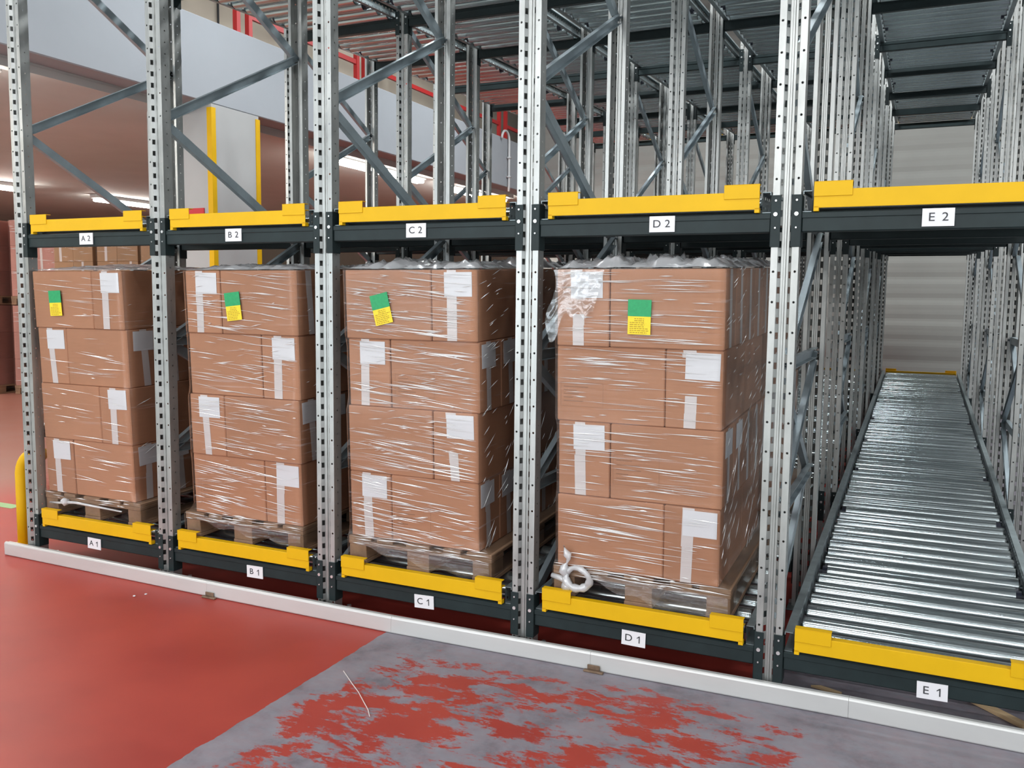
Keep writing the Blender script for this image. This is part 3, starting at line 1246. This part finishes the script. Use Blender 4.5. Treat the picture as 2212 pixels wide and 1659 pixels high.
def make_load(L, idx):
    x0, x1, p0, p1, first = LANE[L]
    lane_i = LET.index(L)
    front = idx == 0
    Y0 = 0.055 + idx * 1.33
    zroll = BZ[0] + 0.0805 + (0.024 + 0.0435) * 1.0008 + 0.0012
    T = Matrix.Translation((0, Y0, zroll + SL * (Y0 - 0.012))) @ Matrix.Rotation(math.atan(SL), 4, 'X')
    rnd = random.Random(100 + lane_i * 10 + idx)
    place = 'above label %s 1' % L if front else 'second in lane %s' % L
    what = 'front load in lane %s' % L if front else 'second load in lane %s' % L
    pw = p1 - p0
    if front:
        lbp = 'wooden pallet under the wrapped cartons above label %s 1' % L
    else:
        lbp = 'wooden pallet carrying the second load in lane %s, behind the front load' % L
    make_pallet(T @ Matrix.Translation(((p0 + p1) / 2, 0, 0)), pw, 1.235, lbp, 'wooden pallets in the rack')
    wn = 0.255
    zt = PALH + 4 * HB
    rects = []
    for k in range(4):
        z1 = zt - k * HB
        z0 = z1 - HB
        s = first if k % 2 == 0 else ('L' if first == 'R' else 'R')
        jx = rnd.uniform(-0.008, 0.008)
        if L == 'A':
            jx += (0.0, 0.002, 0.004, 0.006)[k]
        yf = 0.012 + rnd.uniform(-0.004, 0.004) + (0.006 if k in (1,) else 0)
        xa, xb = x0 + jx, x1 + jx
        rects.append((xa, xb, yf, yf + 1.225, z0, z1))
        ln = LAYN[k]
        grp = 'wrapped cartons of the %s' % what
        def lab(x):
            return x
        if s == 'L':
            nx0, nx1, lx0, lx1 = xa, xa + wn, xa + wn, xb
        else:
            nx0, nx1, lx0, lx1 = xb - wn, xb, xa, xb - wn
        nl = 0.515
        for j in range(2):
            if not front and s == 'L':
                continue                      # hidden behind the long cartons
            yy0 = yf + j * (nl + 0.003)
            if j == 0 and front:
                lb = 'carton end with white paper label, %s layer of the load above label %s 1' % (ln, L)
            elif s == 'R':
                lb = 'long carton on the right of the %s, %s layer, %s back' % (what, ln, ORD[j])
            else:
                lb = 'hidden-side carton on the left of the %s, %s layer' % (what, ln)
            pos = 0.42 if s == 'L' else 0.45
            make_carton(T, nx0, nx1, yy0, yy0 + nl, z0, z1, lb, grp, rnd.randint(0, 10**6),
                        end='y' if (j == 0 and front) else None, paper=front and j == 0, pos=pos,
                        tilt=-0.045 if (L == 'D' and k == 1) else 0.0, short=(L == 'D' and k == 1) or (L == 'C' and k == 2) or (L == 'D' and k == 0))
        nrow = 5 if s == 'L' else 5
        for j in range(nrow):
            yy0 = yf + j * 0.245
            if s == 'R' and j > 0:
                continue                      # inner cartons that nothing shows
            if s == 'R' and not front:
                continue
            if j == 0 and front:
                lb = 'broad plain carton front, %s layer of the load above label %s 1' % (ln, L)
                pr2 = None
                if (L, k) in (('D', 1), ):
                    pr2 = (0.04, 0.44, 0.2, 0.52)
                elif (L, k) in (('D', 2),):
                    pr2 = (0.03, 0.45, 0.2, 0.6)
                elif (L, k) in (('C', 1),):
                    pr2 = (0.05, 0.5, 0.18, 0.5)
                elif (L, k) in (('C', 3),):
                    pr2 = (0.03, 0.46, 0.2, 0.55)
                elif (L, k) in (('B', 3),):
                    pr2 = (0.1, 0.5, 0.2, 0.55)
            else:
                lb = 'tape-ended carton right on the %s, %s layer, %s back' % (what, ln, ORD[j])
                pr2 = None
            make_carton(T, lx0, lx1, yy0, yy0 + 0.245, z0, z1, lb, grp, rnd.randint(0, 10**6),
                        end='x' if s == 'L' else None, paper=(s == 'L' and j < 2 and k in (1, 2, 3)), pos=0.5 if L in 'AD' else 0.42, printed=pr2)
    # ---- stretch film
    lbw = ('clear stretch wrap with a green and yellow sticker, around the load above label %s 1' % L) if front else ('clear stretch wrap around the second load in lane %s' % L)
    tp = thing('stretch_wrap', lbw, 'stretch wrap', mx=T, group='stretch wrap of the pallet loads')
    mb = MB()
    mb.uv = []
    zl = []
    z = zt + 0.003
    zbot = 0.035
    n = 46
    zl = [zt + 0.003 - (zt + 0.003 - zbot) * k / n for k in range(n + 1)]
    rings = []
    for zz in zl:
        xa = xb = ya = yb = None
        if zz > PALH:
            acc = [0, 0, 0, 0, 0.0]
            for (a, b, c, d, e, f) in rects:
                w_ = max(0.0, 1 - abs(zz - (e + f) / 2) / (HB * 0.5 + 0.02)) ** 0.35 if abs(zz - (e + f) / 2) < HB * 0.5 + 0.02 else 0
                if w_ > 0:
                    for q, v in enumerate((a, b, c, d)):
                        acc[q] += v * w_
                    acc[4] += w_
            xa, xb, ya, yb = [acc[q] / acc[4] for q in range(4)]
            xa -= 0.004
            xb += 0.004
            ya -= 0.0065
            yb += 0.004
            # conservative: never inside a carton
            for (a, b, c, d, e, f) in rects:
                if e - 0.006 <= zz <= f + 0.006:
                    xa, xb, ya, yb = min(xa, a - 0.003), max(xb, b + 0.003), min(ya, c - 0.0055), max(yb, d + 0.003)
            if zz < PALH + 0.05:               # flare out to the pallet
                u = 1 - (zz - PALH) / 0.05
                xa += (p0 - 0.003 - xa) * u ** 2
                xb += (p1 + 0.003 - xb) * u ** 2
                ya += (-0.005 - ya) * u ** 2
        else:
            xa, xb, ya, yb = p0 - 0.003, p1 + 0.003, -0.006, 1.241
        ring = film_ring(xa, xb, ya, yb, 0.06)
        rings.append(ring)
    # equal counts per ring
    m_ = min(len(r) for r in rings)
    def resample(r, m):
        per = [0.0]
        for k in range(len(r)):
            a, b = r[k], r[(k + 1) % len(r)]
            per.append(per[-1] + math.hypot(b[0] - a[0], b[1] - a[1]))
        return r, per
    # use a fixed division of each side instead, so that corners line up
    def ringN(xa, xb, ya, yb, nx=16, ny=20):
        out = []
        for k in range(nx):
            out.append((xa + (xb - xa) * k / nx, ya))
        for k in range(ny):
            out.append((xb, ya + (yb - ya) * k / ny))
        for k in range(nx):
            out.append((xb - (xb - xa) * k / nx, yb))
        for k in range(ny):
            out.append((xa, yb - (yb - ya) * k / ny))
        return out
    NX, NY = 16, 20
    cnt = 2 * (NX + NY)
    for q, zz in enumerate(zl):
        r = rings[q]
        xs, ys = [p[0] for p in r], [p[1] for p in r]
        ro = ringN(min(xs), max(xs), min(ys), max(ys), NX, NY)
        per = 0.0
        for k in range(cnt + 1):
            p = ro[k % cnt]
            if k:
                pp = ro[k - 1]
                per += math.hypot(p[0] - pp[0], p[1] - pp[1])
            zq = zz
            if q == n:                       # ragged lower edge
                zq += 0.022 * noise.noise(Vector((per * 6, lane_i * 7.7, 1.3)))
            mb.v.append(Vector((p[0], p[1], zq)))
            mb.uv.append((per + lane_i * 3.1 + idx, zz))
    for q in range(n):
        if zl[q + 1] < 0.10 and False:
            continue
        for k in range(cnt):
            # holes torn by the fork openings
            if zl[q] < 0.098 and k < NX:
                u = (k + 0.5) / NX
                hole = {'A': (0.15, 0.42, 0.55, 0.82), 'B': (0.12, 0.42, 0.6, 0.83), 'C': (0.14, 0.3, 9, 9), 'D': (0.2, 0.42, 0.62, 0.8)}.get(L, (9, 9, 9, 9))
                if hole[0] < u < hole[1] or hole[2] < u < hole[3]:
                    continue
            a = q * (cnt + 1) + k
            mb.f.append((a, a + cnt + 1, a + cnt + 2, a + 1))
            mb.m.append(0)
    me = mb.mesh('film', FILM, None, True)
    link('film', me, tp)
    # top sheet, crumpled
    mb = MB()
    mb.uv = []
    NXg, NYg = 44, 56
    xa, xb, ya, yb, _, _ = rects[0]
    amp = {'A': 0.014, 'B': 0.028, 'C': 0.050, 'D': 0.055}[L]
    for j in range(NYg + 1):
        for k in range(NXg + 1):
            u, v = k / NXg, j / NYg
            x, y = xa - 0.004 + (xb - xa + 0.008) * u, ya - 0.006 + (yb - ya + 0.01) * v
            ed = min(1.0, 0.12 + min(u, 1 - u) * 12, 0.12 + min(v, 1 - v) * 22)
            r1 = 1 - abs(noise.noise(Vector((x * 9 + lane_i * 3, y * 7, idx)))) * 2
            r2_ = 1 - abs(noise.noise(Vector((x * 24, y * 19, lane_i)))) * 2
            zz = zt + 0.0035 + ed * amp * (0.25 + 0.75 * max(0, r1) ** 2 + 0.5 * max(0, r2_) ** 2) * (0.5 + 0.8 * abs(noise.noise(Vector((x * 3, y * 3, 9.1 + lane_i)))))
            if L == 'A':
                zz += 0.035 * max(0, 1 - abs(u - 0.28) / 0.35) * max(0, 1 - abs(v - 0.5) / 0.5)
            mb.v.append(Vector((x, y, zz)))
            mb.uv.append((x * 1.6, y * 0.4))
    for j in range(NYg):
        for k in range(NXg):
            a = j * (NXg + 1) + k
            mb.f.append((a, a + 1, a + NXg + 2, a + NXg + 1))
            mb.m.append(0)
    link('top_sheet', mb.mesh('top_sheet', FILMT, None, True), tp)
    # wrinkles, their glints built as white ribs
    mb = MB()
    dens = {'A': 30, 'B': 84, 'C': 130, 'D': 84}[L] if front else 8
    for (a, b, c, d, e, f) in rects:
        yq = c - 0.0075
        ang = (-7, -1.5) if L != 'D' else (-3, 1.5)
        if L == 'A':
            ang = (-6, 2)
        creases(mb, rnd, int(dens * 0.55), a, b, e + 0.02, f - 0.012, yq, ang)
        if L in 'BC' and front:
            creases(mb, rnd, int(dens * 0.15), a, b, e + 0.02, f - 0.012, yq, (4, 12), (0.03, 0.16))
    for q, (a, b, c, d, e, f) in enumerate(rects):
        if L in 'CD' or not front:
            creases_x(mb, rnd, 34, c, d, e, f, b + 0.0055, (20, 55) if (q > 1) else (5, 25), (0.03, 0.14))
        else:
            creases_x(mb, rnd, 8, c, d, e, f, b + 0.0055, (5, 25), (0.03, 0.12))
    if front:
        for (a, b, c, d, e, f) in rects:
            creases(mb, rnd, {'A': 3, 'B': 9, 'C': 12, 'D': 11}[L], a, b, e + 0.01, f - 0.01, c - 0.0076, (-4, 0.5) if L == 'D' else (-8, -3), (0.22, 0.5), (0.0018, 0.0034))
        creases(mb, rnd, 40 if L != 'A' else 14, p0, p1, 0.105, PALH + 0.02, -0.0075, (-4, 3), (0.03, 0.22), (0.0012, 0.004))
    tag(part('wrinkle_glints', mb, GLINT, tp), 'film wrinkles with highlights painted white', kind='stuff')
    if front:
        zz = {'A': (0.26, 1.335, 2), 'B': (0.46, 1.335, 6), 'C': (0.295, 1.36, 13), 'D': (0.515, 1.325, -1)}[L]
        sticker(tp, x0 + zz[0] * (x1 - x0) if L != 'D' else x0 + 0.515 * (x1 - x0), PALH + 4 * HB - (1.82 - 1.815) - (0.19 if L != 'D' else 0.205), rects[0][2] - 0.0075, zz[2])
    if L == 'D' and front:
        # torn flap at the upper left corner
        mb = MB()
        mb.uv = []
        ns, nt = 18, 22
        for j in range(nt + 1):
            v = j / nt
            for k in range(ns + 1):
                u = k / ns
                wl = -0.008 - 0.03 * v + 0.02 * math.sin(v * 7)
                wr = 0.235 - 0.05 * v
                x = x0 + wl + (wr - wl) * u
                drop = 0.16 + 0.17 * (1 - u) ** 2.2 + 0.03 * math.sin(u * 14) + 0.09 * math.exp(-((u - 0.8) / 0.1) ** 2)
                zq = zt - 0.003 - drop * v
                cr = noise.noise(Vector((x * 26, zq * 26, 3))) + 0.6 * noise.noise(Vector((x * 60, zq * 60, 5)))
                mb.v.append(Vector((x, rects[0][2] - 0.012 - 0.016 * abs(cr) - 0.008 * v, zq)))
                mb.uv.append((x * 2, zq * 0.3))
        for j in range(nt):
            for k in range(ns):
                a = j * (ns + 1) + k
                mb.f.append((a, a + ns + 1, a + ns + 2, a + 1))
                mb.m.append(0)
        link('torn_flap', mb.mesh('torn_flap', FILML, None, True), tp)
        # knotted tail of film at the lower left corner
        mb = MB()
        mb.uv = None
        cxk, czk = p0 + 0.135, 0.105
        pts, rr = [], []
        for k in range(25):
            t_ = R(160 + 360 * k / 24)
            pts.append((cxk + 0.058 * math.cos(t_), -0.026 - 0.008 * math.sin(t_ * 2), czk + 0.050 * math.sin(t_)))
            rr.append(0.013 + 0.006 * noise.noise(Vector((k * 0.7, 1, 2))) + (0.006 if math.sin(t_) < 0 else 0))
        mb.tube(pts, rr, 9)
        pts = [(p0 + 0.075 + 0.012 * math.sin(k * 1.1), -0.022, 0.045 + k * 0.021) for k in range(11)]
        mb.tube(pts, [0.024 + 0.010 * math.sin(k * 1.7 + 0.5) - 0.0017 * k for k in range(11)], 9)
        mb.tube([(p0 - 0.002, -0.012, 0.098), (p0 + 0.05, -0.016, 0.09), (p0 + 0.09, -0.02, 0.075)], [0.012, 0.015, 0.018], 8)
        o = part('film_knot', mb, FILMW, tp, True)
    if L in 'BCD' and front:
        # loose film dragged across the fork openings
        mb = MB()
        mb.uv = []
        a0, sag, hole = {'B': (0.10, 0.45, 0.0), 'C': (0.06, 0.75, 0.03), 'D': (0.17, 1.0, 0.0)}[L]
        for j in range(9):
            for k in range(33):
                u, v = k / 32, j / 8
                x = p0 + a0 + u * (p1 - p0 - a0 - 0.01)
                top = 0.130 - 0.02 * u
                bot = top - (0.03 + 0.085 * sag * min(1, u * 1.6)) + 0.03 * max(0, u - 0.75) + 0.012 * math.sin(u * 21)
                bot = max(bot, 0.008)
                zq = top + (bot - top) * v
                mb.v.append(Vector((x, -0.010 - 0.008 * abs(noise.noise(Vector((x * 5, zq * 60, 2)))), zq)))
                mb.uv.append((x, zq * 1.5))
        for j in range(8):
            for k in range(32):
                a = j * 33 + k
                mb.f.append((a, a + 33, a + 34, a + 1))
                mb.m.append(0)
        link('loose_film', mb.mesh('loose_film', FILML, None, True), tp)
    if L == 'A' and front:
        mb = MB()
        bm = bmesh.new()
        bmesh.ops.create_icosphere(bm, subdivisions=3, radius=0.024)
        for v in bm.verts:
            v.co *= 1 + 0.3 * noise.noise(v.co * 60)
        mb.add_bm(bm, 0, Matrix.Translation((0.275, -0.026, 0.10)))
        mb.tube([(0.12, -0.014, 0.078), (0.22, -0.018, 0.085), (0.275, -0.02, 0.095), (0.36, -0.016, 0.10), (0.75, -0.012, 0.085)], [0.006, 0.008, 0.011, 0.009, 0.005], 7)
        part('film_knot', mb, FILMW, tp, True)


for L in 'ABCD':
    make_load(L, 0)
    make_load(L, 1)

# ------------------------------------------------------------------ stacked loads under the mezzanine


def far_load(cx, cy, z0, nx, ny, nl, bw, bd, bh, material, where, ang=0.0, tape=True):
    T = Matrix.Translation((cx, cy, z0)) @ Matrix.Rotation(ang, 4, 'Z')
    make_pallet(T @ Matrix.Translation((0, -0.6, 0)), nx * bw + 0.03, 1.2, 'wooden pallet %s' % where, 'pallets under the mezzanine')
    rnd = random.Random(int(cx * 100) + int(z0 * 10))
    for k in range(nl):
        for i in range(nx):
            for j in range(ny):
                col = 'left' if i == 0 else ('right' if i == nx - 1 else 'middle')
                xx0 = (i - nx / 2) * bw
                yy0 = -0.6 + j * bd
                lb = '%s carton, %s row up, %s depth, %s' % (col, ORD[k], ('front', 'rear')[j], where)
                make_carton(T, xx0, xx0 + bw, yy0, yy0 + bd - 0.002, PALH + k * bh, PALH + (k + 1) * bh, lb, 'cartons under the mezzanine',
                            rnd.randint(0, 10**6), end='y' if tape and (i + k) % 2 == 0 else None, paper=False, pos=rnd.uniform(0.3, 0.7), material=material)
    t = thing('stretch_wrap', 'clear stretch wrap around the load %s' % where, 'stretch wrap', mx=T, group='stretch wrap under the mezzanine')
    mb = MB()
    mb.uv = []
    hx = nx * bw / 2 + 0.008
    zt = PALH + nl * bh + 0.005
    ya, yb = -0.608, -0.6 + ny * bd + 0.006
    ring = [(-hx, ya), (hx, ya), (hx, yb), (-hx, yb)]
    per = [0, 2 * hx, 2 * hx + yb - ya, 4 * hx + yb - ya, 4 * hx + 2 * (yb - ya)]
    for q in range(12):
        zz = 0.05 + (zt - 0.05) * q / 11
        bul = 0.0
        for k in range(5):
            p = ring[k % 4]
            mb.v.append(Vector((p[0], p[1], zz)))
            mb.uv.append((per[k], zz))
    for q in range(11):
        for k in range(4):
            a = q * 5 + k
            mb.f.append((a, a + 1, a + 6, a + 5))
            mb.m.append(0)
    link('film', mb.mesh('film', FILM), t)
    mb = MB()
    for k in range(nl):
        creases(mb, rnd, 10, -hx, hx, PALH + k * bh, PALH + (k + 1) * bh, ya - 0.002, (-6, 6), (0.1, 0.4), (0.003, 0.007))
    tag(part('wrinkle_glints', mb, GLINT, t), 'film wrinkles with highlights painted white', kind='stuff')


KY = 6.0
for (cx, nm) in ((-6.95, 'first brown stack'), (-6.0, 'middle brown stack'), (-5.08, 'third brown stack')):
    far_load(cx, KY + 0.6, 0.0, 2, 2, 3, 0.43, 0.58, 0.38, CARDB, 'lower tier, ' + nm)
    far_load(cx, KY + 0.6, PALH + 3 * 0.38 + 0.012, 2, 2, 3, 0.43, 0.58, 0.38, CARDB, 'upper tier, ' + nm)
for (cx, cy, nm) in ((-8.35, 6.9, 'inner pink stack'), (-9.5, 6.6, 'outer pink stack')):
    far_load(cx, cy, 0.0, 2, 2, 3, 0.48, 0.58, 0.45, CARDP, 'lower tier, ' + nm, R(8))
    far_load(cx, cy, PALH + 3 * 0.45 + 0.012, 2, 2, 3, 0.48, 0.58, 0.42, CARDP, 'upper tier, ' + nm, R(8))

# ------------------------------------------------------------------ litter on the floor
mb = MB()
mb.poly([(4.76, 0.205, 0.010), (4.86, 0.175, 0.010), (4.885, 0.18, 0.010), (4.89, 0.19, 0.010), (4.80, 0.222, 0.010)])
mb.poly([(4.76, 0.205, 0.001), (4.80, 0.222, 0.001), (4.89, 0.19, 0.001), (4.885, 0.18, 0.001), (4.86, 0.175, 0.001)])
for a, b in (((4.76, 0.205), (4.86, 0.175)), ((4.86, 0.175), (4.885, 0.18)), ((4.885, 0.18), (4.89, 0.19)), ((4.89, 0.19), (4.80, 0.222)), ((4.80, 0.222), (4.76, 0.205))):
    mb.quad((*a, 0.001), (*b, 0.001), (*b, 0.010), (*a, 0.010))
tag(part('wood_chip', mb, SPLINT, None), 'small pale wood chip on the grey floor under the front beam labelled E 1', 'wood chip')
mb = MB()
mb.bar((5.40, 0.36, 0.012), (5.585, 0.185, 0.010), 0.035, 0.018)
tag(part('wood_stick', mb, SPLINT, None), 'splintered wooden lath on the floor right of label E 1', 'wood piece')
mb = MB()
pts = [(2.815, -0.57), (2.87, -0.615), (2.93, -0.665), (3.0, -0.72), (3.07, -0.785), (3.13, -0.84), (3.168, -0.885)]
mb.tube([(x, y, 0.0025) for x, y in pts], 0.0022, 6)
tag(part('loose_thread', mb, TAPE, None), 'thin pale thread lying on the worn floor', 'thread')
for (x, y) in ((1.204, -0.209), (1.17, -0.26)):
    mb = MB()
    bm = bmesh.new()
    bmesh.ops.create_icosphere(bm, subdivisions=1, radius=0.009)
    for v in bm.verts:
        v.co.z = v.co.z * 0.5 + 0.0035
        v.co.x *= random.uniform(0.6, 1.2)
    mb.add_bm(bm, 0, Matrix.Translation((x, y, 0.001)))
    tag(part('paper_crumb', mb, WHITE, None), ('larger' if y > -0.22 else 'smaller') + ' white paper crumb on the red floor', 'crumb')
